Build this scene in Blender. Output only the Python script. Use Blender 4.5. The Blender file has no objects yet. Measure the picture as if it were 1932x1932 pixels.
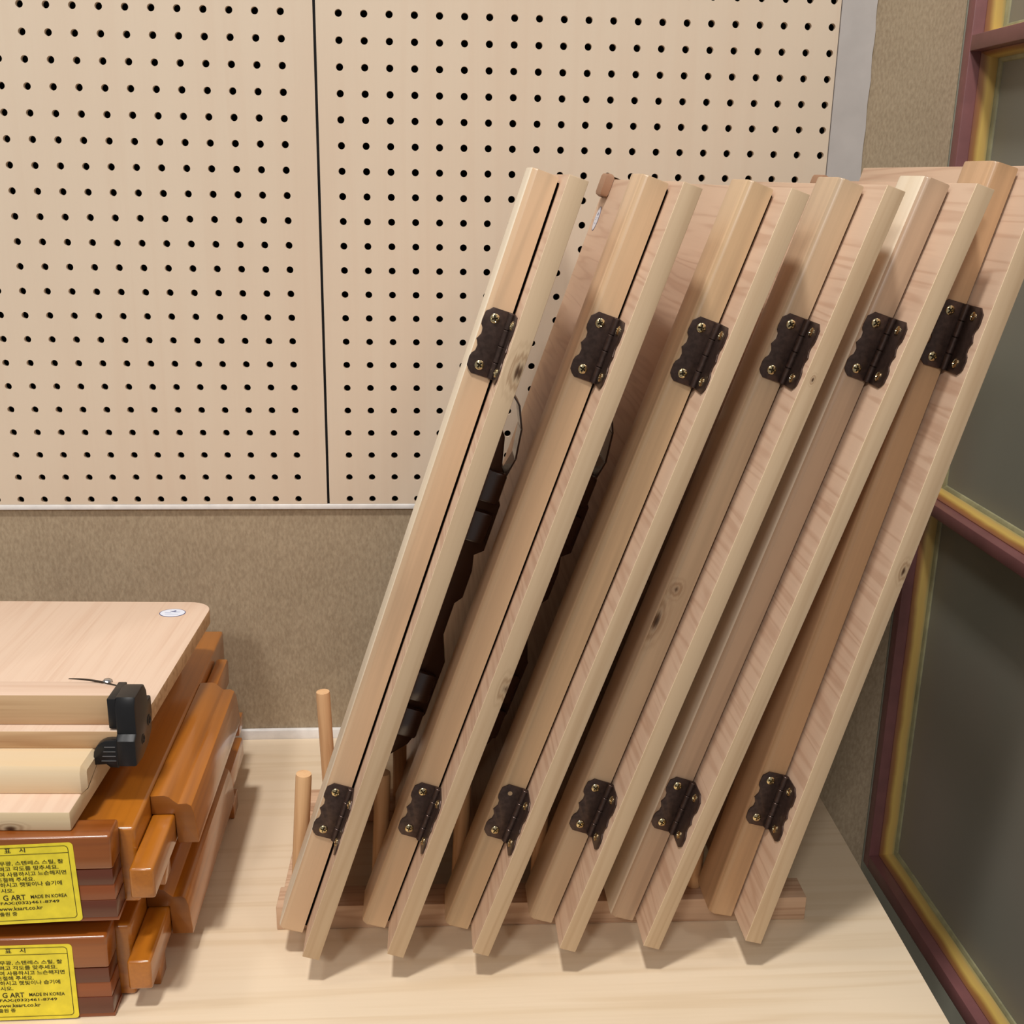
import bpy, bmesh, math, random
from mathutils import Vector, Matrix
random.seed(4)
sc = bpy.context.scene
COL = sc.collection
# ------------------------------------------------------------------ camera
# world: metres, x right, y towards the back wall (its face is y=0), z up from the table top
cam_d = bpy.data.cameras.new('camera'); cam = bpy.data.objects.new('camera', cam_d); COL.objects.link(cam)
cam_d.sensor_width = 36.0; cam_d.sensor_height = 36.0; cam_d.lens = 36.0*2127.0/1932.0
cam_d.clip_start = 0.02
CR, CD, CF = ((0.9973322, -0.0707294, 0.018049), (-0.002997, -0.2867274, -0.9580075), (0.0729344, 0.9553977, -0.2861744))
cam.matrix_world = Matrix(((CR[0], -CD[0], -CF[0], 0.0886), (CR[1], -CD[1], -CF[1], -1.2185),
                           (CR[2], -CD[2], -CF[2], 0.6427), (0, 0, 0, 1)))
sc.camera = cam
# ------------------------------------------------------------------ light
sc.view_settings.view_transform = 'Standard'; sc.view_settings.look = 'None'
sc.view_settings.gamma = 1.0; sc.view_settings.use_curve_mapping = False
sc.view_settings.exposure = 0.0
w = bpy.data.worlds.new('world'); sc.world = w; w.use_nodes = True
bg = w.node_tree.nodes['Background']; bg.inputs[0].default_value = (1.0, 0.96, 0.92, 1); bg.inputs[1].default_value = 0.27
def area(name, loc, target, size, power, col=(1, .965, .92)):
    d = bpy.data.lights.new(name, 'AREA'); d.shape = 'SQUARE'; d.size = size; d.energy = power; d.color = col
    o = bpy.data.objects.new(name, d); COL.objects.link(o); o.location = loc
    o.rotation_euler = (Vector(target)-Vector(loc)).to_track_quat('-Z', 'Y').to_euler(); return o
area('overhead_spot', (-0.36, -1.5, 3.8), (0.0, -0.25, 0.2), 0.30, 92)
area('ceiling_panel', (-0.85, -3.7, 2.8), (0.0, -0.25, 0.25), 0.42, 46)
area('overhead_spot', (1.9, -2.2, 3.7), (0.1, -0.25, 0.25), 0.36, 10)
area('overhead_spot', (-1.7, -0.7, 3.6), (0.0, -0.25, 0.3), 0.34, 12)  # added fill: brightens the left faces of the bars, no known fixture
# ------------------------------------------------------------------ helpers
def lin(c):
    return tuple(((v/255)/12.92 if v/255 <= 0.04045 else ((v/255+0.055)/1.055)**2.4) for v in c)+(1,)
def newmat(name):
    m = bpy.data.materials.new(name); m.use_nodes = True
    nt = m.node_tree; return m, nt, nt.nodes['Principled BSDF']
def plain(name, c, rough=.5, metal=0, spec=.5, coat=0, noise=0, nscale=60, bump=0):
    m, nt, b = newmat(name)
    b.inputs['Base Color'].default_value = lin(c); b.inputs['Roughness'].default_value = rough
    b.inputs['Metallic'].default_value = metal; b.inputs['Specular IOR Level'].default_value = spec
    b.inputs['Coat Weight'].default_value = coat; b.inputs['Coat Roughness'].default_value = .15
    if noise or bump:
        N = nt.nodes; L = nt.links
        tc = N.new('ShaderNodeTexCoord'); n = N.new('ShaderNodeTexNoise'); n.inputs['Scale'].default_value = nscale
        n.inputs['Detail'].default_value = 5
        L.new(tc.outputs['Object'], n.inputs['Vector'])
        if noise:
            r = N.new('ShaderNodeValToRGB'); r.color_ramp.elements[0].position = .3; r.color_ramp.elements[1].position = .7
            r.color_ramp.elements[0].color = lin([v*(1-noise) for v in c]); r.color_ramp.elements[1].color = lin([min(255, v*(1+noise)) for v in c])
            L.new(n.outputs['Fac'], r.inputs[0]); L.new(r.outputs[0], b.inputs['Base Color'])
        if bump:
            bp = N.new('ShaderNodeBump'); bp.inputs['Strength'].default_value = bump; bp.inputs['Distance'].default_value = .001
            L.new(n.outputs['Fac'], bp.inputs['Height']); L.new(bp.outputs[0], b.inputs['Normal'])
    return m
def wood(name, base, dark, axis='Z', fine=.35, rings=.4, ringn=9, ringscale=1.0, off=(0, 0, 0), knots=(), rough=.5, coat=0, spec=.4, tint=None, crough=.15):
    """procedural timber: streaks run along `axis`; knots = [(x,y,z, rx,ry,rz)] in object space (m)"""
    m, nt, b = newmat(name); N = nt.nodes; L = nt.links
    tc = N.new('ShaderNodeTexCoord')
    def mapping(scl):
        mp = N.new('ShaderNodeMapping'); mp.inputs['Scale'].default_value = scl; mp.inputs['Location'].default_value = off
        L.new(tc.outputs['Object'], mp.inputs['Vector']); return mp.outputs[0]
    def ax(a, c): return tuple(a if k == axis else c for k in 'XYZ')
    def noise(v, s, d, rg=.55, dist=0):
        n = N.new('ShaderNodeTexNoise'); n.inputs['Scale'].default_value = s; n.inputs['Detail'].default_value = d
        n.inputs['Roughness'].default_value = rg; n.inputs['Distortion'].default_value = dist; L.new(v, n.inputs['Vector']); return n.outputs['Fac']
    def math_(op, a, c=None, cl=False):
        n = N.new('ShaderNodeMath'); n.operation = op; n.use_clamp = cl
        for i, v in enumerate((a, c)):
            if v is None: continue
            if isinstance(v, (int, float)): n.inputs[i].default_value = v
            else: L.new(v, n.inputs[i])
        return n.outputs[0]
    f1 = noise(mapping(ax(6, 330)), 1, 6)                # fine fibres
    f2 = noise(mapping(ax(1.6, 34)), ringscale, 3, .5, .3)     # broad bands
    ring = math_('SINE', math_('MULTIPLY', f2, ringn*6.283))
    ring = math_('POWER', math_('MULTIPLY', math_('ADD', ring, 1), .5), 3.0)
    blot = noise(mapping(ax(3, 9)), 1, 2)
    fac = math_('ADD', math_('MULTIPLY', math_('SUBTRACT', f1, .5), fine*2.2), math_('MULTIPLY', ring, rings))
    fac = math_('ADD', fac, math_('MULTIPLY', math_('SUBTRACT', blot, .45), .9), cl=True)
    mx = N.new('ShaderNodeMix'); mx.data_type = 'RGBA'; L.new(fac, mx.inputs[0])
    mx.inputs[6].default_value = lin(base); mx.inputs[7].default_value = lin(dark); col = mx.outputs[2]
    for kn in knots:
        s = N.new('ShaderNodeVectorMath'); s.operation = 'SUBTRACT'; L.new(tc.outputs['Object'], s.inputs[0]); s.inputs[1].default_value = kn[:3]
        d = N.new('ShaderNodeVectorMath'); d.operation = 'DIVIDE'; L.new(s.outputs[0], d.inputs[0]); d.inputs[1].default_value = kn[3:6]
        ln = N.new('ShaderNodeVectorMath'); ln.operation = 'LENGTH'; L.new(d.outputs[0], ln.inputs[0])
        dist = math_('ADD', ln.outputs['Value'], math_('MULTIPLY', math_('SUBTRACT', f1, .5), .8))
        core = math_('SUBTRACT', 1, math_('MULTIPLY', dist, 2.6), cl=True)
        halo = math_('MULTIPLY', math_('SUBTRACT', 1, dist, cl=True), math_('ADD', .5, math_('MULTIPLY', math_('SINE', math_('MULTIPLY', dist, 16)), .45)), cl=True)
        m1 = N.new('ShaderNodeMix'); m1.data_type = 'RGBA'; L.new(halo, m1.inputs[0]); L.new(col, m1.inputs[6]); m1.inputs[7].default_value = lin((128, 88, 50))
        m2 = N.new('ShaderNodeMix'); m2.data_type = 'RGBA'; L.new(core, m2.inputs[0]); L.new(m1.outputs[2], m2.inputs[6]); m2.inputs[7].default_value = lin((58, 36, 22)); col = m2.outputs[2]
    L.new(col, b.inputs['Base Color'])
    b.inputs['Roughness'].default_value = rough; b.inputs['Specular IOR Level'].default_value = spec
    b.inputs['Coat Weight'].default_value = coat; b.inputs['Coat Roughness'].default_value = crough
    bp = N.new('ShaderNodeBump'); bp.inputs['Strength'].default_value = .12; bp.inputs['Distance'].default_value = .0006
    L.new(f1, bp.inputs['Height']); L.new(bp.outputs[0], b.inputs['Normal'])
    return m
def merge(dst, src):
    me = bpy.data.meshes.new('t'); src.to_mesh(me); src.free(); dst.from_mesh(me); bpy.data.meshes.remove(me)
def box(bm, a, c, bev=0, seg=2, mi=0):
    b = bmesh.new()
    vs = [b.verts.new((x, y, z)) for x in (a[0], c[0]) for y in (a[1], c[1]) for z in (a[2], c[2])]
    for f in ((0, 1, 3, 2), (4, 6, 7, 5), (0, 4, 5, 1), (2, 3, 7, 6), (0, 2, 6, 4), (1, 5, 7, 3)): b.faces.new([vs[i] for i in f])
    if bev: bmesh.ops.bevel(b, geom=b.edges[:], offset=bev, segments=seg, affect='EDGES', profile=.5)
    for f in b.faces: f.material_index = mi
    merge(bm, b)
def prism(bm, pts, axis, lo, hi, bev=0, mi=0, seg=2):
    """polygon pts extruded along axis; pts are the two other coordinates in x,y,z order"""
    b = bmesh.new()
    def P(p, t): return {'X': (t, p[0], p[1]), 'Y': (p[0], t, p[1]), 'Z': (p[0], p[1], t)}[axis]
    A = [b.verts.new(P(p, lo)) for p in pts]; B = [b.verts.new(P(p, hi)) for p in pts]
    n = len(pts); fa = b.faces.new(A); fb = b.faces.new(B[::-1])
    for i in range(n): b.faces.new((A[i], B[i], B[(i+1) % n], A[(i+1) % n]))
    bmesh.ops.recalc_face_normals(b, faces=b.faces[:])
    if bev:
        es = [e for e in b.edges if (fa in e.link_faces or fb in e.link_faces)]
        bmesh.ops.bevel(b, geom=es, offset=bev, segments=seg, affect='EDGES', profile=.5)
    for f in b.faces: f.material_index = mi
    merge(bm, b)
def lathe(bm, prof, p0, direc, seg=24, mi=0):
    """profile [(radius, distance along direc)]"""
    b = bmesh.new(); q = Vector(direc).to_track_quat('Z', 'Y'); p0 = Vector(p0); rings = []
    for r, h in prof:
        if r < 1e-7: rings.append([b.verts.new(p0+q@Vector((0, 0, h)))])
        else: rings.append([b.verts.new(p0+q@Vector((r*math.cos(2*math.pi*k/seg), r*math.sin(2*math.pi*k/seg), h))) for k in range(seg)])
    for A, B in zip(rings, rings[1:]):
        for k in range(seg):
            a = [A[k % len(A)], A[(k+1) % len(A)], B[(k+1) % len(B)], B[k % len(B)]]
            a2 = []
            for v in a:
                if v not in a2: a2.append(v)
            if len(a2) > 2: b.faces.new(a2)
    for e in (rings[0], rings[-1]):
        if len(e) > 2: b.faces.new(e)
    bmesh.ops.recalc_face_normals(b, faces=b.faces[:])
    for f in b.faces: f.material_index = mi
    merge(bm, b)
def mesh_of(name, bm, mats, ang=35):
    bmesh.ops.recalc_face_normals(bm, faces=bm.faces[:])
    for f in bm.faces: f.smooth = True
    for e in bm.edges:
        if len(e.link_faces) != 2 or e.calc_face_angle(0) > math.radians(ang): e.smooth = False
    me = bpy.data.meshes.new(name); bm.to_mesh(me); bm.free()
    for m in (mats if isinstance(mats, (list, tuple)) else [mats]): me.materials.append(m)
    return me
def link(name, me, parent=None, loc=(0, 0, 0)):
    o = bpy.data.objects.new(name, me); COL.objects.link(o); o.parent = parent; o.location = loc; return o
def obj(name, bm, mats, parent=None, loc=(0, 0, 0)): return link(name, mesh_of(name, bm, mats), parent, loc)
def thing(name, label, cat, loc=(0, 0, 0), group=None, rot=(0, 0, 0)):
    o = bpy.data.objects.new(name, None); COL.objects.link(o); o.location = loc; o.rotation_euler = rot
    o.empty_display_size = .05; tag(o, label, cat, group); return o
def tag(o, label, cat, group=None):
    o['label'] = label; o['category'] = cat
    if group: o['group'] = group
    return o
def struct(o): o['kind'] = 'structure'; return o
mm = .001
# ------------------------------------------------------------------ materials
M_table = wood('pale_birch_laminate', (232, 212, 184), (212, 186, 150), 'X', .18, .35, 5, .8, rough=.42, spec=.4)
M_peg = wood('pegboard_maple', (224, 206, 184), (216, 192, 168), 'Z', .12, .16, 4, .6, rough=.6, spec=.25)
M_wallpaper = None
def wallpaper():
    m, nt, b = newmat('taupe_fibre_wallpaper'); N = nt.nodes; L = nt.links
    tc = N.new('ShaderNodeTexCoord'); mp = N.new('ShaderNodeMapping'); mp.inputs['Scale'].default_value = (1, 1, .45); mp.inputs['Rotation'].default_value = (0, .5, 0)
    L.new(tc.outputs['Object'], mp.inputs[0])
    n1 = N.new('ShaderNodeTexNoise'); n1.inputs['Scale'].default_value = 420; n1.inputs['Detail'].default_value = 4; L.new(mp.outputs[0], n1.inputs['Vector'])
    n2 = N.new('ShaderNodeTexNoise'); n2.inputs['Scale'].default_value = 14; n2.inputs['Detail'].default_value = 3; L.new(tc.outputs['Object'], n2.inputs['Vector'])
    ad = N.new('ShaderNodeMath'); ad.operation = 'MULTIPLY_ADD'; L.new(n1.outputs['Fac'], ad.inputs[0]); ad.inputs[1].default_value = .75
    ml = N.new('ShaderNodeMath'); ml.operation = 'MULTIPLY'; L.new(n2.outputs['Fac'], ml.inputs[0]); ml.inputs[1].default_value = .25
    L.new(ml.outputs[0], ad.inputs[2])
    r = N.new('ShaderNodeValToRGB'); r.color_ramp.elements[0].position = .34; r.color_ramp.elements[1].position = .66
    r.color_ramp.elements[0].color = lin((158, 140, 116)); r.color_ramp.elements[1].color = lin((182, 164, 138))
    L.new(ad.outputs[0], r.inputs[0]); L.new(r.outputs[0], b.inputs['Base Color'])
    bp = N.new('ShaderNodeBump'); bp.inputs['Strength'].default_value = .35; bp.inputs['Distance'].default_value = .0008
    L.new(n1.outputs['Fac'], bp.inputs['Height']); L.new(bp.outputs[0], b.inputs['Normal'])
    b.inputs['Roughness'].default_value = .9; b.inputs['Specular IOR Level'].default_value = .15
    return m
M_wallpaper = wallpaper()
M_greypaint = plain('pale_grey_paint', (190, 184, 180), .7, noise=.03, nscale=30)
M_whitetrim = plain('white_edge_trim', (236, 233, 230), .6, noise=.04, nscale=60)
M_black = plain('cavity_shade', (16, 13, 11), .9, spec=.1)
M_seam = plain('black_gap_strip', (18, 17, 17), .6, spec=.2)
M_lowerwall = plain('grey_green_wall', (150, 150, 136), .8, noise=.04, nscale=25)
M_floor = plain('dark_floor', (92, 82, 70), .6, noise=.08, nscale=8)
M_frame = plain('mauve_painted_metal', (128, 84, 84), .35, spec=.6, noise=.05, nscale=40)
M_bead = plain('amber_sealant', (192, 160, 92), .3, spec=.6, noise=.18, nscale=16)
def bead_mat():
    m, nt, b = newmat('amber_sealant_over_mauve_paint'); N = nt.nodes; L = nt.links
    tc = N.new('ShaderNodeTexCoord'); sx = N.new('ShaderNodeSeparateXYZ'); L.new(tc.outputs['Object'], sx.inputs[0])
    n = N.new('ShaderNodeTexNoise'); n.inputs['Scale'].default_value = 18; n.inputs['Detail'].default_value = 3; L.new(tc.outputs['Object'], n.inputs['Vector'])
    a = N.new('ShaderNodeMath'); a.operation = 'MULTIPLY_ADD'; L.new(n.outputs['Fac'], a.inputs[0]); a.inputs[1].default_value = .006; L.new(sx.outputs[0], a.inputs[2])
    mr = N.new('ShaderNodeMapRange'); mr.inputs[1].default_value = .0150; mr.inputs[2].default_value = .0325; L.new(a.outputs[0], mr.inputs[0])
    r = N.new('ShaderNodeValToRGB'); e = r.color_ramp.elements; e[0].position = .0; e[0].color = lin((132, 84, 66)); e[1].position = 1; e[1].color = lin((164, 152, 104))
    for p, c in ((.22, (150, 104, 58)), (.48, (204, 172, 92)), (.8, (196, 164, 96))):
        q = e.new(p); q.color = lin(c)
    L.new(mr.outputs[0], r.inputs[0]); L.new(r.outputs[0], b.inputs['Base Color']); b.inputs['Roughness'].default_value = .3
    return m
M_bead = bead_mat()
M_gasket = plain('grey_green_gasket', (150, 146, 112), .5, noise=.1, nscale=50)
M_dowel = wood('dowel_pine', (226, 184, 138), (190, 138, 92), 'Z', .5, .3, 6, 1, rough=.55)
M_rail = wood('rack_pine', (208, 174, 144), (170, 128, 100), 'X', .35, .5, 8, 1.2, rough=.55)
M_bronze = plain('dark_bronze', (80, 64, 58), .34, metal=.65, spec=.5, noise=.12, nscale=300)
M_screw = plain('yellow_zinc', (222, 204, 160), .2, metal=1)
M_recess = plain('screw_recess', (40, 34, 26), .5, metal=.6)
M_brown = plain('dark_brown_plastic', (74, 48, 36), .22, spec=.7, coat=.4)
M_blackp = plain('black_plastic', (22, 22, 24), .32, spec=.5)
M_steel = plain('bright_steel', (205, 205, 208), .18, metal=1)
M_darksteel = plain('dark_spring_steel', (70, 66, 62), .3, metal=.9)
M_yellow = plain('yellow_sticker', (240, 222, 56), .45, noise=.05, nscale=90)
M_ink = plain('sticker_ink', (42, 38, 14), .6)
M_stwhite = plain('sticker_white', (226, 232, 246), .35)
M_stblue = plain('sticker_blue', (74, 84, 130), .5)
M_stpale = plain('sticker_pale_print', (176, 188, 214), .5)
def lac(n, base=(180, 108, 26), dark=(122, 64, 12), axis='Y', off=(0, 0, 0), coat=.85):
    return wood(n, base, dark, axis, .3, .35, 4, .8, off=off, rough=.34, coat=coat, spec=.5)
M_lacY = lac('amber_lacquer_lengthways'); M_lacX = lac('amber_lacquer_crossways', (152, 82, 24), (110, 54, 14), axis='X', off=(3, 1, 2))
M_lacEnd = lac('amber_lacquer_end_grain', (142, 84, 30), (118, 66, 20), 'X', coat=.15)
M_lacLam1 = lac('amber_lacquer_layer', (146, 76, 34), (124, 60, 26), 'X', off=(1, 5, 2), coat=.4)
M_lacLam2 = lac('dark_lacquer_layer', (100, 48, 28), (82, 38, 20), 'X', off=(6, 1, 8), coat=.4)
# ------------------------------------------------------------------ structure
def holed_panel(name, x0, x1, z0, z1, xs, zs, label, r=3.65):
    bm = bmesh.new(); n = 16; t = 5.5
    ex = [x0]+[(a+b)/2 for a, b in zip(xs, xs[1:])]+[x1]
    ez = [z0]+[(a+b)/2 for a, b in zip(zs, zs[1:])]+[z1]
    for i, cx in enumerate(xs):
        for j, cz in enumerate(zs):
            a, b_, c, d = ex[i], ex[i+1], ez[j], ez[j+1]
            ring = [bm.verts.new(((cx+r*math.cos(k*2*math.pi/n))*mm, 0, (cz+r*math.sin(k*2*math.pi/n))*mm)) for k in range(n)]
            back = [bm.verts.new((v.co.x, t*mm, v.co.z)) for v in ring]
            q = {k: bm.verts.new((X*mm, 0, Z*mm)) for k, (X, Z) in dict(l=(a, cz), r=(b_, cz), tl=(a, d), tr=(b_, d), bl=(a, c), br=(b_, c)).items()}
            bm.faces.new([q['l'], q['tl'], q['tr'], q['r']]+ring[0:n//2+1])
            bm.faces.new([q['r'], q['br'], q['bl'], q['l']]+[ring[k % n] for k in range(n//2, n+1)])
            for k in range(n): bm.faces.new((ring[k], ring[(k+1) % n], back[(k+1) % n], back[k]))
    f0 = len(bm.faces)
    # side walls and back of the panel's rim
    for (xa, xb, za, zb) in ((x0, x0, z0, z1), (x1, x1, z0, z1)):
        vs = [bm.verts.new(p) for p in ((xa*mm, 0, za*mm), (xb*mm, 0, zb*mm), (xb*mm, t*mm, zb*mm), (xa*mm, t*mm, za*mm))]; bm.faces.new(vs)
    for z in (z0, z1):
        bm.faces.new([bm.verts.new(p) for p in ((x0*mm, 0, z*mm), (x1*mm, 0, z*mm), (x1*mm, t*mm, z*mm), (x0*mm, t*mm, z*mm))])
    bmesh.ops.remove_doubles(bm, verts=bm.verts[:], dist=1e-6)
    me = mesh_of(name, bm, [M_peg]); o = link(name, me, None, (0, 0, .7934))
    return tag(o, label, 'pegboard', 'pegboard panels on the back wall')
zs = [-500+25*i for i in range(0, 29)]
holed_panel('pegboard_panel', -24.9-25*24, -25.2, -505.5, 212, [-56.7-25*k for k in range(22, -1, -1)], zs, 'perforated pale wood pegboard panel left of the black seam')
holed_panel('pegboard_panel', -22.4, 507.5, -505.5, 212, [25*k for k in range(21)], zs, 'perforated pale wood pegboard panel right of the black seam, behind the leaning stands')
Z0 = .7934
bm = bmesh.new(); box(bm, (-.64, .012, .26), (.5105, .016, 1.02)); o = struct(obj('hole_shade_sheet', bm, M_black));  # black sheet painting the shade inside the peg holes
bm = bmesh.new(); box(bm, (-.0251, .001, .289), (-.0225, .0118, 1.0)); struct(obj('trim_2', bm, M_seam))
bm = bmesh.new(); box(bm, (-.64, -.0005, .2818), (.5095, .0115, .2876), .0006); struct(obj('trim_3', bm, M_whitetrim))
bm = bmesh.new()
prof = [(.5088, .2876)]+[(.5453+.0006*math.sin(k*1.7)+.0005*random.random(), .2876+k*.012) for k in range(61)]+[(.5088, 1.0076)]
prism(bm, prof, 'Y', .0005, .012); struct(obj('trim_4', bm, M_greypaint))
bm = bmesh.new(); box(bm, (-.66, .017, -.75), (.64, .06, 1.1)); box(bm, (-.66, .0035, -.75), (.64, .02, .2815)); box(bm, (.5458, .0025, .2822), (.64, .02, 1.1))
struct(obj('wall_back', bm, M_wallpaper))
bm = bmesh.new(); box(bm, (.6405, -.7, -.75), (.70, .06, -.1905)); box(bm, (.6405, .001, -.1905), (.70, .06, 1.1)); struct(obj('wall_right', bm, M_lowerwall))
bm = bmesh.new(); box(bm, (-.9, -1.6, -.78), (.9, .06, -.75)); struct(obj('floor', bm, M_floor))
# table
bm = bmesh.new()
prism(bm, [(-.62, -.62), (.4985, -.62), (.5165, -.0035), (-.62, -.0035)], 'Z', -.03, 0, .0012)
t = thing('display_table', 'pale birch topped display table standing against the taupe wall', 'table', (0, 0, -.75))
tb = link('table_top', mesh_of('table_top', bm, M_table), t, (0, 0, .75))
for x in (-.58, .44):
    for y in (-.58, -.06):
        bm = bmesh.new(); box(bm, (x-.025, y-.025, 0), (x+.025, y+.025, .72), .003); obj('leg', bm, M_table, t)
bm = bmesh.new(); box(bm, (-.62, -.0032, -.01), (.5125, .0032, .0108), .0008); struct(obj('baseboard_back', bm, M_whitetrim))
# ------------------------------------------------------------------ glazed partition at the right
def pane_mat():
    m, nt, b = newmat('frosted_smoky_glass'); N = nt.nodes; L = nt.links
    b.inputs['Base Color'].default_value = lin((112, 112, 96)); b.inputs['Roughness'].default_value = .42
    b.inputs['Transmission Weight'].default_value = .15; b.inputs['IOR'].default_value = 1.45
    tc = N.new('ShaderNodeTexCoord'); n = N.new('ShaderNodeTexNoise'); n.inputs['Scale'].default_value = 3.2; n.inputs['Detail'].default_value = 2
    L.new(tc.outputs['Object'], n.inputs['Vector']); r = N.new('ShaderNodeValToRGB'); r.color_ramp.elements[0].color = lin((142, 144, 132)); r.color_ramp.elements[1].color = lin((158, 150, 138))
    r.color_ramp.elements[0].position = .35; r.color_ramp.elements[1].position = .65
    L.new(n.outputs['Fac'], r.inputs[0]); L.new(r.outputs[0], b.inputs['Base Color'])
    return m
M_pane = pane_mat()
win = bpy.data.objects.new('window_1', None); COL.objects.link(win); struct(win); win.location = (.64, -.3, -.19)
WO = Vector((.64, -.3, -.19))
def wchild(name, bm, mat):
    o = obj(name, bm, mat, win); o.data.transform(Matrix.Translation(-WO)); return o
ZR = [(-.190, -.1715), (.2910, .3050), (.7725, .7880), (1.09, 1.10)]
YE = -.66
for y0, y1 in ((-.016, -.0002), (YE-.018, YE)):
    bm = bmesh.new(); box(bm, (.6402, y0, -.19), (.69, y1, 1.1), .0012); wchild('stile', bm, M_frame)
for a, c in ZR:
    bm = bmesh.new(); box(bm, (.6402, YE+.0002, a), (.69, -.0162, c), .0012); wchild('glazing_bar', bm, M_frame)
for (a, c) in ((ZR[0][1], ZR[1][0]), (ZR[1][1], ZR[2][0]), (ZR[2][1], ZR[3][0])):
    bm = bmesh.new(); box(bm, (.6725, YE+.0004, a+.0002), (.6765, -.0165, c-.0002)); wchild('glass_pane', bm, M_pane)
    def ring_frame(x0, x1, wd, r, mat, nm):
        bm = bmesh.new()
        ya, yb = YE+.0004, -.0165
        q = [(x1, 0), (x1, wd), (x1-(x1-x0)*.35, wd*.93), (x1-(x1-x0)*.75, wd*.6), (x0, wd*.15), (x0, 0)]
        # quarter-round section swept round the pane
        pr = []
        for (yy, zz, sy, sz) in ((ya, a+.0002, 1, 1), (yb, a+.0002, -1, 1), (yb, c-.0002, -1, -1), (ya, c-.0002, 1, -1)):
            pr.append([bm.verts.new((x, yy+sy*d, zz+sz*d)) for x, d in q])
        for i in range(4):
            A, B = pr[i], pr[(i+1) % 4]
            for k in range(len(q)): bm.faces.new((A[k], A[(k+1) % len(q)], B[(k+1) % len(q)], B[k]))
        wchild(nm, bm, mat)
    ring_frame(.6525, .6690, .0062, 0, M_bead, 'sealant_bead')
    ring_frame(.6680, .67245, .0105, 0, M_gasket, 'gasket')
# ------------------------------------------------------------------ rack
rk = thing('peg_rack', 'pine peg rack holding the six leaning stands upright on the table', 'rack', (-.047, -.358, 0), rot=(0, 0, math.radians(-.9)))
bm = bmesh.new(); box(bm, (0, 0, .0002), (.474, .030, .0236), .001); obj('rail', bm, M_rail, rk)
bm = bmesh.new(); box(bm, (0, .172, .0002), (.474, .198, .0236), .001); obj('rail', bm, M_rail, rk)
for x in (.0, .452):
    bm = bmesh.new(); box(bm, (x+.001, .0302, .0002), (x+.019, .1718, .014), .001); obj('cross_rail', bm, M_rail, rk)
dow = bmesh.new(); lathe(dow, [(.0066, 0), (.0070, .0015), (.0070, .1155), (.0066, .119), (0, .1192)], (0, 0, 0), (0, 0, 1), 24); dme = mesh_of('dowel', dow, M_dowel)
tl = {0: 4.0, 1: 2.4, 2: 2.0}
for row, yy in ((0, .0215), (1, .183)):
    for i in range(7):
        x = .0175+.0715*i
        o = link('dowel', dme, rk, (x if row == 0 else x+.012, yy+.0002*i, .0236))
        o.rotation_euler = (0, math.radians((tl.get(i, 1.0) if row == 0 else (-2 if i == 0 else .6))), 0)
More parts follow.
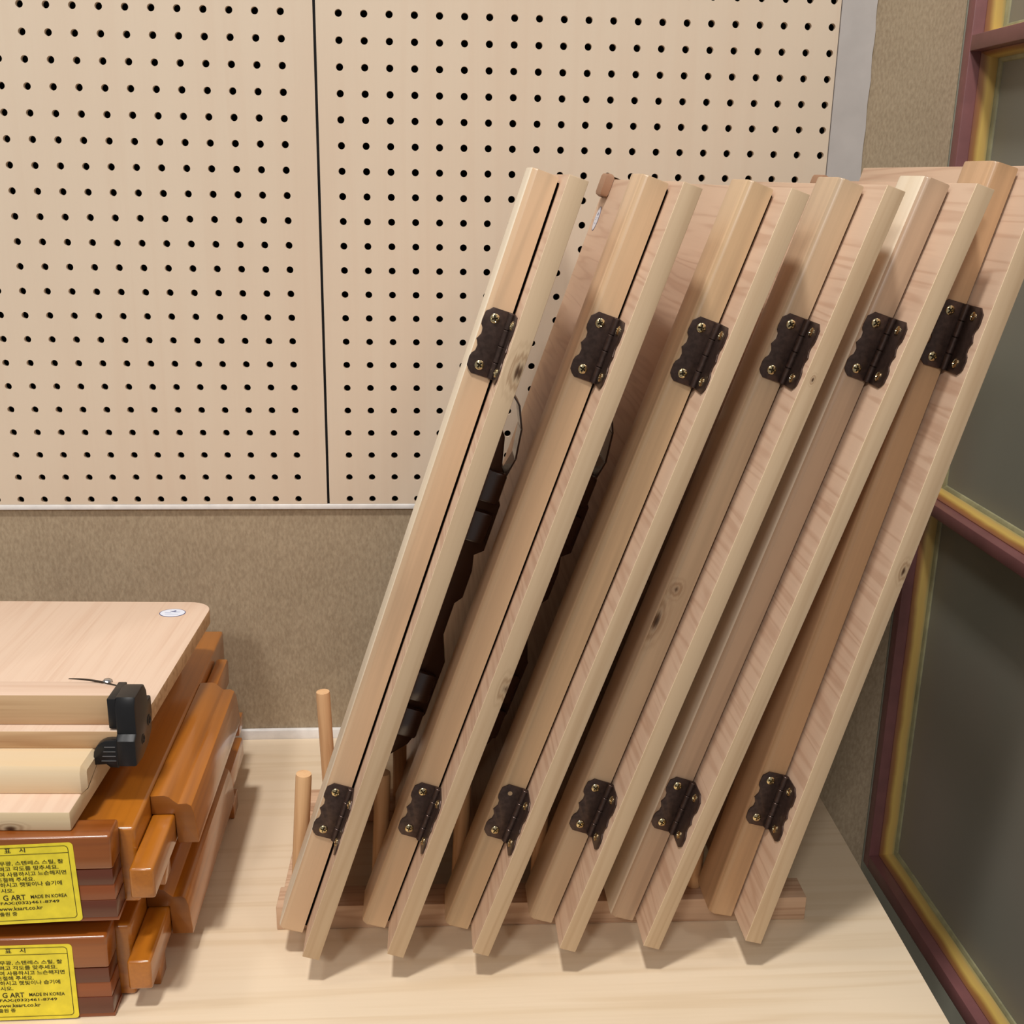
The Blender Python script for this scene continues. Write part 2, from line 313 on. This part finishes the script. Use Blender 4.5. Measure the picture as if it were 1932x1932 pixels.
# ------------------------------------------------------------------ leaning stands
BL = [(-16.05, -763.91, 17.96), (52.69, -763.93, 18.85), (122.85, -765.0, 19.3), (194.9, -763.74, 18.82), (265.26, -763.93, 18.15), (351.67, -762.23, 14.71)]
YF = -432.5
barL = [(213, 180, 145), (206, 174, 138), (198, 167, 130), (196, 168, 136), (190, 160, 132), (190, 152, 114)]  # right-hand bars browner and darker, light fall-off partly put into their tones
knots_board = {0: [(.0108, 0, .5085, .011, .03, .024)], 1: [(.0119, 0, .2538, .0085, .03, .020)], 5: [(.0104, 0, .3418, .006, .03, .014)], 3: [(.006, 0, .505, .003, .02, .006)]}
knots_bar = {3: [(-.0155, .036, .3150, .008, .03, .012), (-.020, .036, .285, .010, .03, .030)]}
def hinge_meshes():
    # bar leaf lies on the bar's front face (plane y = Y), board leaf on the board's left face (x = 0)
    prof = [(-.003, 25.2), (-14.8, 25.2), (-17.2, 22.7), (-19.3, 21.0), (-19.9, 14), (-19.5, 11), (-17.6, 8.5), (-17.3, 4.5), (-18.6, 1.6), (-19.6, 0), (-18.6, -1.6), (-17.3, -4.5), (-17.6, -8.5), (-19.6, -11), (-20.4, -14), (-20.1, -20.5), (-18.2, -23), (-15.5, -25.2), (-.003, -25.2)]
    bm = bmesh.new(); prism(bm, [(x*mm-.0022, z*mm) for x, z in prof], 'Y', -.0012, 0, .0003)
    # second leaf: y runs from the knuckle to the front
    prism(bm, [((x*mm)*1.28-.002, z*mm) for x, z in prof], 'X', -.0012, 0, .0003)
    leaf = bm
    for k in range(4):
        z0 = -25.2+k*12.6
        lathe(bm, [(.0024, 0), (.0028, .0004), (.0028, .0118), (.0024, .0122)], (-.0024, -.0022, (z0+.2)*mm), (0, 0, 1), 18)
    lathe(bm, [(.0016, 0), (.0016, .0506)], (-.0024, -.0022, -.0253), (0, 0, 1), 12)
    # dark rings round the screw seats
    hm = mesh_of('hinge', bm, M_bronze)
    b = bmesh.new(); R = [0, .5, 1.0, 1.5, 2.0, 2.7, 3.2, 3.5]; seg = 48; rings = []
    for r in R:
        h = 1.5*math.sqrt(max(0, 1-(r/3.75)**2))+.15
        if r == 0: rings.append([b.verts.new((0, 0, (h-.9)*mm))]); continue
        row = []
        for k in range(seg):
            a = 2*math.pi*k/seg; wd = abs(math.sin(2*a))*r*.5
            dep = .9 if (r < 2.2 and min(abs(math.sin(a)), abs(math.cos(a)))*r < .42) else 0
            row.append(b.verts.new((r*math.cos(a)*mm, r*math.sin(a)*mm, (h-dep)*mm)))
        rings.append(row)
    rings.append([b.verts.new((3.5*math.cos(2*math.pi*k/seg)*mm, 3.5*math.sin(2*math.pi*k/seg)*mm, 0)) for k in range(seg)])
    for A, B in zip(rings, rings[1:]):
        for k in range(seg):
            if len(A) == 1: f = b.faces.new((A[0], B[k], B[(k+1) % seg]))
            else: f = b.faces.new((A[k], B[k], B[(k+1) % seg], A[(k+1) % seg]))
            if f.calc_center_median().z < .0009 and (Vector(f.calc_center_median()).xy.length < .0021): f.material_index = 1
    sm = mesh_of('screw', b, [M_screw, M_recess], 50)
    return hm, sm
HM, SM = hinge_meshes()
def oval_sticker(parent, c, normal, up, a=.0118, b_=.0118, name='oval_sticker'):
    """white round sticker with a blue rim and a small dark bird-like mark"""
    n = Vector(normal).normalized(); u = Vector(up).normalized(); s = u.cross(n); c = Vector(c)
    def disc(bm, r0, r1, h0, h1, mi, seg=40):
        A = [c+s*(a*r0*math.cos(t_))+u*(b_*r0*math.sin(t_))+n*h0 for t_ in [2*math.pi*k/seg for k in range(seg)]]
        B = [c+s*(a*r1*math.cos(t_))+u*(b_*r1*math.sin(t_))+n*h1 for t_ in [2*math.pi*k/seg for k in range(seg)]]
        Av = [bm.verts.new(p) for p in A]; Bv = [bm.verts.new(p) for p in B]
        for k in range(seg):
            f = bm.faces.new((Av[k], Av[(k+1) % seg], Bv[(k+1) % seg], Bv[k])); f.material_index = mi
        return Bv
    bm = bmesh.new(); disc(bm, 1, 1, 0, .0002, 1); disc(bm, 1, .94, .0002, .00022, 1); last = disc(bm, .94, .9, .00022, .00022, 0)
    f = bm.faces.new(last); f.material_index = 0
    o = obj(name, bm, [M_stwhite, M_stblue], parent)
    bm = bmesh.new()
    def poly(pts, mi): 
        f = bm.faces.new([bm.verts.new(c+s*(a*x)+u*(b_*y)+n*.0003) for x, y in pts]); f.material_index = mi
    poly([(-.30, .42), (-.05, .40), (.12, .62), (.24, .44), (.2, .26), (-.05, .22)], 0)
    poly([(.24, .40), (.55, .46), (.52, .38), (.26, .32)], 1)
    for (x0, x1, y) in ((-.6, -.12, .02), (-.6, -.05, -.12), (.1, .55, .05), (-.5, .5, -.42)):
        poly([(x0, y), (x0, y+.07), (x1, y+.07), (x1, y)], 1)
    obj('printed_mark', bm, [M_stblue, M_stpale], o)
    return o
M_arris_glint = plain('arris_highlight', (246, 226, 188), .4)  # highlight along the boards' front edge, painted as a pale bevel
labels = ['tall folded pale wood stand, leftmost of six leaning, in front of open pegboard',
          'folded pale wood stand second from left in the rack, white round sticker on it',
          'folded pale wood stand third from left, its lower hinge missing a screw',
          'folded pale wood stand fourth from left, with a dark knot halfway down its bar',
          'folded pale wood stand second from right in the rack, with bright sunlit-looking bar top',
          'folded pale wood stand rightmost of six, nearest the glazed partition']
labels[4] = 'folded pale wood stand fifth from left, second from right in the rack'
for i, (bx, bz, ang) in enumerate(BL):
    st = thing('reading_stand', labels[i], 'stand', (bx*mm, YF*mm, Z0+bz*mm), 'folded pale wood stands leaning in the peg rack', (0, math.radians(ang), 0))
    off = (i*1.7, i*2.3, i*.9)
    face = wood('maple_face_%d' % (i+1), (214, 184, 158), (186, 148, 122), 'Y', .2, .5, 7, 1.1, off=off, rough=.48)
    edge = wood('pine_edge_%d' % (i+1), (204, 177, 144), (180, 148, 114), 'Z', .3, .4, 5, 1.0, off=off, rough=.5, knots=knots_board.get(i, []))
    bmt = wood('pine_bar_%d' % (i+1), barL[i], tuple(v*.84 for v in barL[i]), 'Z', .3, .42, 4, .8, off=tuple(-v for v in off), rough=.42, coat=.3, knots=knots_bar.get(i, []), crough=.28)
    L = .646
    bm = bmesh.new(); box(bm, (0, 0, 0), (.014, .347, L), .0005)
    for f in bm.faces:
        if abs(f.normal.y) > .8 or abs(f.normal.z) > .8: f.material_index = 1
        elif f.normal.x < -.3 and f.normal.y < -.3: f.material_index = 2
    bd = obj('board', bm, [face, edge, M_arris_glint], st)
    yb = {0: .0365, 2: .032}.get(i, .0355)
    z0, z1 = (-.003 if i not in (0,) else -.006), .6435
    prof = [(-.0023, yb), (-.0180, yb-.0003)]
    for k in range(6):
        a = math.pi/2*k/5; prof.append((-.0180-.0048*math.sin(a), yb+.0052-.0055*math.cos(a)))
    prof += [(-.0228, yb+.030)]
    for k in range(5):
        a = math.pi/2*k/4; prof.append((-.0228+.007*(1-math.cos(a)), yb+.043+.007*math.sin(a)))
    prof += [(-.0023, yb+.05)]
    bm = bmesh.new(); prism(bm, prof, 'Z', z0, z1, .0012, seg=2)
    sap_lit = wood('bar_sapwood_lit_%d' % (i+1), (240, 226, 202) if i in (0, 4) else tuple(min(255, v+16) for v in barL[i]), (224, 204, 174) if i in (0, 4) else tuple(v*.92 for v in barL[i]), 'Z', .3, .4, 4, .8, off=tuple(-v for v in off), rough=.4, coat=.35, crough=.28)  # left faces paler: light from the left put into the sapwood colour
    bo = obj('ledge_bar', bm, [bmt, sap_lit], st)
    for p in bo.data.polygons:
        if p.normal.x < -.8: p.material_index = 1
    bm = bmesh.new(); box(bm, (-.0024, yb+.006, z0+.004), (.0001, yb+.046, z1-.004)); obj('gap_shade_strip', bm, M_black, st)  # black strip standing in for the shade in the gap behind the bar
    for hi, zc in enumerate((.5178, .1142)):
        h = link('hinge', HM, st, (0, yb-.0003, zc)); 
        if hi == 1: pass
        for si, (sx, sy, sz, ax) in enumerate(((-.0135, -.0012, .0178, 'y'), (-.0135, -.0012, -.0178, 'y'), (-.0012, -.0145, .0178, 'x'), (-.0012, -.0145, -.0178, 'x'))):
            if i == 2 and hi == 1 and si == 0:
                bm = bmesh.new(); lathe(bm, [(.0019, 0), (.0019, .0002)], (sx, -.00125, sz), (0, -1, 0), 20); obj('screw_hole', bm, bmt, h)
                continue
            s = link('screw', SM, h, (sx, sy, sz))
            s.rotation_euler = (math.radians(90), random.random()*1.5, 0) if ax == 'y' else (random.random()*1.5, math.radians(-90), 0)
            if ax == 'x': s.rotation_euler = (0, math.radians(-90), 0)
    # dark brown folding leg mechanism on the hidden side
    bm = bmesh.new(); W = .047
    y0, y1 = .108, .148
    pr = [(.0145, .12), (.030, .14), (.040, .152), (.0445, .166), (.0445, .180), (.046, .184), (W, .236), (.0455, .239), (.038, .26), (.038, .29), (.043, .297), (.043, .322), (.040, .336), (W, .342), (W, .384), (.0445, .388), (.0445, .408), (.038, .415), (.032, .44), (.0145, .46)]
    prism(bm, pr, 'Y', y0, y1, .002)
    lg = obj('folding_leg', bm, M_brown, st)
    for z in (.175, .210, .362, .398):
        bm = bmesh.new(); box(bm, (.024, y0-.006, z-.014), (W-.003, y0+.001, z+.014), .003); obj('latch_block', bm, M_brown, lg)
    bm = bmesh.new()
    pts = [(.0445, .408), (.0475, .425), (.044, .45), (.036, .468), (.022, .48), (.0145, .482)]
    for (a, b_) in zip(pts, pts[1:]):
        d = Vector((a[0], 0, a[1])); e = Vector((b_[0], 0, b_[1]))
        prism(bm, [(a[0], a[1]), (b_[0], b_[1]), (b_[0]-.0014, b_[1]-.0010), (a[0]-.0016, a[1])], 'Y', y0+.004, y1-.006)
    obj('strap', bm, M_brown, lg)
    bm = bmesh.new(); lathe(bm, [(.0055, 0), (.0055, .010), (.004, .0115), (0, .012)], (.0300, .19, .118), (0, -1, 0), 18); obj('pivot_pin', bm, M_steel, st)
    if i == 1: oval_sticker(st, (-.0001, .337-.0045, .6075) if False else (-.0001, .3265-.0075, .6075), (-1, 0, 0), (0, 0, 1), .0112, .0118)
    if i in (1, 4):
        bm = bmesh.new(); prism(bm, [(-.008, .300), (-.009, .326), (-.004, .3385), (.006, .3405), (.016, .339), (.016, .3345), (-.0003, .3345), (-.0003, .300)], 'Z', .628, .6495, .003)
        obj('corner_cap', bm, plain('brown_cap_%d' % i, (166, 126, 98), .5), st)
# ------------------------------------------------------------------ left pile
def pos(x, y, z): return (x*mm, y*mm, Z0+z*mm)
# lacquered book stands (lower: dx,dz offsets)
def text_mesh(lines, mat, parent, org, rot, name='lettering'):
    """lines: (text, right dx, centre dz, height, width) in mm relative to org"""
    bm = bmesh.new()
    for body, rx, cz, h, wd in lines:
        cu = bpy.data.curves.new('t', 'FONT'); cu.body = body; cu.size = 1; cu.resolution_u = 3; cu.offset = .014
        to = bpy.data.objects.new('t', cu); COL.objects.link(to); bpy.context.view_layer.update()
        me = bpy.data.meshes.new_from_object(to.evaluated_get(bpy.context.evaluated_depsgraph_get()))
        bpy.data.objects.remove(to); bpy.data.curves.remove(cu)
        xs_ = [v.co.x for v in me.vertices]; ys_ = [v.co.y for v in me.vertices]
        if not xs_: continue
        x0, x1, y0, y1 = min(xs_), max(xs_), min(ys_), max(ys_)
        for v in me.vertices:
            v.co = Vector(((rx-wd+(v.co.x-x0)/(x1-x0)*wd)*mm, 0, (cz+((v.co.y-y0)/(y1-y0)-.5)*h)*mm))
        bm.from_mesh(me); bpy.data.meshes.remove(me)
    bmesh.ops.rotate(bm, verts=bm.verts[:], cent=(0, 0, 0), matrix=Matrix.Rotation(-rot, 3, 'Y'))
    for f in bm.faces:
        if f.normal.y > 0: f.normal_flip()
    me = bpy.data.meshes.new(name); bm.to_mesh(me); bm.free(); me.materials.append(mat)
    return link(name, me, parent, org)
def rrect(x0, x1, z0, z1, r, n=5, right_only=True):
    p = [(x0, z0)]
    for k in range(n+1):
        a = -math.pi/2+math.pi/2*k/n; p.append((x1-r+r*math.cos(a), z0+r+r*math.sin(a)))
    for k in range(n+1):
        a = math.pi/2*k/n; p.append((x1-r+r*math.cos(a), z1-r+r*math.sin(a)))
    p.append((x0, z1)); return p
LINES = [('표', -45.5, -4.6, 3.8, 4.6), ('시', -35.0, -4.6, 4.0, 4.4), ('무광, 스텐레스 스틸, 찰', -8.4, -15.6, 3.9, 47), ('펴고 각도를 맞추세요.', -12.6, -20.2, 3.9, 43.7),
         ('여 사용하시고 느슨해지면', -7.4, -25.0, 3.9, 49), ('조절해 주세요.', -31.2, -29.6, 3.9, 27.7), ('하시고 햇빛이나 습기에', -11.6, -34.0, 3.9, 45.5),
         ('시오.', -47.6, -38.9, 3.9, 9.6), ('G ART', -39.8, -45.2, 4.6, 16.6), ('MADE IN KOREA', -9.1, -45.2, 3.1, 27), ('FAX:(032)461-8749', -15.4, -50.3, 3.2, 43.5),
         ('www.ksart.co.kr', -28.4, -54.8, 3.3, 33), ('출원 중', -47.8, -59.4, 3.6, 13)]
def lacquer_stand(dx, zb, h, xr_front, label, srot, sx, sz):
    """h = height of the front block stack; zb = z of its underside"""
    s = thing('lacquered_book_stand', label, 'stand', pos(-230+dx, -440, zb), 'folded amber lacquered stands in the pile')
    O = Vector(pos(-230+dx, -440, zb))
    def add(name, bm, mat, par=s):
        o = obj(name, bm, mat, par); o.data.transform(Matrix.Translation(-O)); return o
    top = zb+h; F = -460.5; xr = xr_front
    bm = bmesh.new(); box(bm, pos(-430, F, top-29), pos(xr, -436, top), .0022, 3); fb = add('front_block', bm, M_lacX)
    zz = top-29.1; zl = [13.3, 13.8, 14.6]; 
    for k, t_ in enumerate(zl):
        lo = zz-t_ if k < 2 else zb+3.9
        bm = bmesh.new(); box(bm, pos(-430, F+.6+(k % 2)*.5, lo), pos(xr-.6+.4*k, -437, zz), .0004); add('slat', bm, [M_lacLam2, M_lacLam1, M_lacLam2][k]); zz = lo-.1
    bm = bmesh.new(); box(bm, pos(-430, F+1.5, zb), pos(xr+.8, -437, zb+3.8), .0006); add('base_strip', bm, M_lacLam1)
    # long side panel, its L-shaped moulding and the bar below it
    xp = xr+11.5
    bm = bmesh.new(); box(bm, pos(xp-62, -435.5, top-76 if zb > -780 else zb), pos(xp, -42, top-9), .003, 3); add('side_panel', bm, M_lacY)
    bm = bmesh.new(); box(bm, pos(-430, -435, zb+6), pos(xp-62.2, -42, zb+30), .002); add('base_panel', bm, M_lacY)
    q = [(0, -10), (0, -27), (18.5, -27), (19.5, -54), (36.5, -54), (36.8, -50), (34.5, -26), (32.5, -19.5), (29, -17.2), (22, -17.4), (18.5, -14.5), (15, -11), (11, -9.6)]
    pts = [((xp+.3+a)*mm, Z0+(top-.6+b_)*mm) for a, b_ in q]
    bm = bmesh.new(); prism(bm, pts, 'Y', -.387, -.172, .0012)
    mo = add('moulding', bm, [M_lacY, M_lacEnd])
    for p in mo.data.polygons:
        if p.normal.y < -.9: p.material_index = 1
    bm = bmesh.new(); box(bm, pos(xp+.3, -462 if dx == 0 else -455, top-54.5), pos(xp+18.8, -150, top-28.2), .0022, 3); add('rail', bm, M_lacY)
    for (ya, yb_, xa, xb, zt) in ((-424, -404, xp+9, xp+17, top-55), (-176, -150, xp+21, xp+36, top-54.6 if dx == 0 else top-55)):
        bm = bmesh.new(); box(bm, pos(xa, ya, zb if dx else zt-14), pos(xb, yb_, zt), .001); add('foot', bm, M_lacY)
    bm = bmesh.new(); box(bm, pos(xp+.3, -171.5, top-50), pos(xp+(13 if dx == 0 else 34), -90, top-(21 if dx == 0 else 26)), .003); add('rear_block', bm, M_lacY)
    # sticker
    bm = bmesh.new(); pts = rrect(-112, 0, -68.5, 0, 3.2); prism(bm, [(a*mm, b_*mm) for a, b_ in pts], 'Y', -.0002, 0)
    bmesh.ops.rotate(bm, verts=bm.verts[:], cent=(0, 0, 0), matrix=Matrix.Rotation(-srot, 3, 'Y'))
    org = Vector(pos(sx, F-.15, sz))-O
    stk = obj('yellow_sticker', bm, M_yellow, s, org)
    bm = bmesh.new()
    outer = rrect(-112, -3.6, -65.6, -2.2, 3.2); inner = rrect(-112, -4.05, -65.15, -2.65, 2.8)
    A = [bm.verts.new((a*mm, -.0004, b_*mm)) for a, b_ in outer]; B = [bm.verts.new((a*mm, -.0004, b_*mm)) for a, b_ in inner]
    for k in range(len(A)-1): bm.faces.new((A[k], A[k+1], B[k+1], B[k]))
    bm.faces.new([bm.verts.new((a*mm, -.0004, b_*mm)) for a, b_ in ((-112, -8.6), (-3.9, -8.6), (-3.9, -8.15), (-112, -8.15))])
    bmesh.ops.rotate(bm, verts=bm.verts[:], cent=(0, 0, 0), matrix=Matrix.Rotation(-srot, 3, 'Y'))
    obj('border_line', bm, M_ink, stk)
    text_mesh([(a, b_+.0, c, d, e) for a, b_, c, d, e in LINES], M_ink, stk, (0, -.0004, 0), srot)
    return s
lacquer_stand(-10, -793.2, 75.2, -161, 'glossy amber lacquered folded stand with yellow label, bottom of the left pile', 0.0, -187.3, -723.6)
lacquer_stand(0, -705, 75, -151, 'glossy amber lacquered folded stand with yellow label, upper of the two amber ones', math.radians(1.6), -178.6, -634.4)
# spacer slats keep the upper stand off the lower one
sp = bpy.data.objects
# pine stand lying flat: board + bar
ps = thing('reading_stand', 'pale pine folded stand lying flat in the pile, directly on the amber stands', 'stand', pos(-181, -453, -629.8), 'pale wood stands stacked on the left pile', (0, 0, math.radians(-2.5)))
M_pine = wood('pine_flat_board', (228, 200, 176), (212, 174, 148), 'Y', .2, .3, 7, 1.0, off=(4, 2, 7), rough=.55)
M_pineE = wood('pine_flat_edge', (226, 204, 166), (206, 176, 130), 'X', .2, .3, 4, .8, off=(3, 5, 2), rough=.55, knots=[(-.045, 0, .0015, .016, .03, .008)])
M_cream = wood('cream_pine_bar', (226, 204, 170), (222, 190, 144), 'X', .2, .3, 4, .7, off=(8, 2, 4), rough=.5)
bm = bmesh.new(); box(bm, (-.26, 0, 0), (0, .33, .0160), .0014)
for f in bm.faces:
    if abs(f.normal.z) < .5: f.material_index = 1
obj('board', bm, [M_pine, M_pineE], ps)
bm = bmesh.new()
prism(bm, [(.0265, .0162), (.0255, .018), (.0255, .034), (.0285, .0385), (.078, .0385), (.080, .036), (.080, .0162)], 'X', -.26, .0045, .004, seg=1)
obj('ledge_bar', bm, M_cream, ps)
# top board with ledge and clip
ta = thing('drawing_board_stand', 'light beech board with rounded corner and black corner clip, topmost of the left pile', 'board', pos(-143.5, -398, -591.1), 'pale wood stands stacked on the left pile', (0, 0, math.radians(-2.3)))
M_beech = wood('beech_top', (222, 196, 174), (200, 162, 136), 'Y', .5, .2, 5, .8, off=(2, 2, 1), rough=.55)
M_beechE = wood('beech_edge', (206, 172, 132), (170, 130, 92), 'X', .45, .6, 5, 1.0, off=(2, 7, 1), rough=.55)
pts = [(-.26, 0), (-.0, 0)]
for k in range(9):
    a = math.pi/2*k/8; pts.append((-.024+.024*math.cos(a), .281-.024+.024*math.sin(a)))
pts.append((-.26, .281))
bm = bmesh.new(); prism(bm, pts, 'Z', 0, .0150, .0008)
for f in bm.faces:
    if abs(f.normal.z) < .5: f.material_index = 1
obj('board', bm, [M_beech, M_beechE], ta)
M_beechL = wood('beech_ledge', (222, 194, 172), (200, 164, 138), 'X', .45, .2, 5, .8, off=(5, 7, 1), rough=.55)
bm = bmesh.new(); box(bm, (-.26, .0105, .0152), (-.0205, .036, .0410), .0009)
for f in bm.faces:
    if f.normal.z < .5: f.material_index = 1
obj('ledge', bm, [M_beechL, M_beechE], ta)
oval_sticker(ta, (-.0345, .2500, .0151), (0, 0, 1), (0, 1, 0), .0128, .0105)
# steel spring strip with its screw behind the ledge
bm = bmesh.new()
N_ = 16
for k in range(N_):
    def P(t): return Vector((-.062+.0425*t, .0372-.0105*t**1.7, .0411+.0012*(1-t)))
    a, c = P(k/N_), P((k+1)/N_); h0 = .0009*math.sin(math.pi*(k/N_))+.0002; h1 = .0009*math.sin(math.pi*((k+1)/N_))+.0002
    vs = [bm.verts.new(v) for v in (a, c, c+Vector((0, 0, h1)), a+Vector((0, 0, h0)))]
    vb = [bm.verts.new(v.co+Vector((0, .0016, 0))) for v in vs]
    bm.faces.new(vs); bm.faces.new(vb[::-1])
    for q_ in range(4): bm.faces.new((vs[q_], vb[q_], vb[(q_+1) % 4], vs[(q_+1) % 4]))
obj('spring_strip', bm, M_darksteel, ta)
bm = bmesh.new(); lathe(bm, [(.0042, 0), (.0040, .0012), (.0026, .0026), (0, .0032)], (-.0300, .0350, .0409), (0, 0, 1), 24); obj('screw', bm, M_steel, ta)
cl = bmesh.new()
yz = [(-.0075, -.0115), (-.0075, .010), (-.002, .0135), (-.002, .036), (.002, .0435), (.020, .0445), (.027, .043), (.032, .036), (.033, .026), (.042, .026), (.0425, .012), (.038, -.002), (.026, -.010), (.010, -.0135)]
prism(cl, yz, 'X', -.0140, .0018, .0016)
box(cl, (-.0205, .001, .0165), (-.0135, .033, .0425), .001)
c1 = obj('corner_clip', cl, M_blackp, ta); c1['label'] = 'black plastic corner clip'
lv = bmesh.new(); pz = [(-.0125, .0110)]
for k in range(7):
    a = math.pi/2*k/6; pz.append((-.0180-.0135*math.sin(a), -.003+.0140*math.cos(a)))
pz += [(-.0315, -.0105), (-.0220, -.0098), (-.019, -.0125), (-.0125, -.0130)]
prism(lv, pz, 'Y', -.0080, .0005 if False else -.0005, .0008)
lvo = obj('clip_lever', lv, M_blackp, c1)
M_rib = plain('grey_rib_plastic', (92, 90, 90), .4)  # grip ribs a lighter grey than the clip body
for k in range(4):
    bm = bmesh.new(); box(bm, (-.0235-.0010*k+.0012, -.0087, .0052-.0040*k), (-.0138, -.0078, .0058-.0040*k), .0002); obj('grip_rib', bm, M_rib, lvo)
for (yy, zz, r) in ((.013, .0015, .0042), (.032, .009, .0045)):
    bm = bmesh.new(); lathe(bm, [(r, 0), (r, .0004), (r*.75, .0006), (r*.7, .0001), (0, .0001)], (.0017, yy, zz), (1, 0, 0), 24); obj('screw_cap', bm, M_blackp, c1)
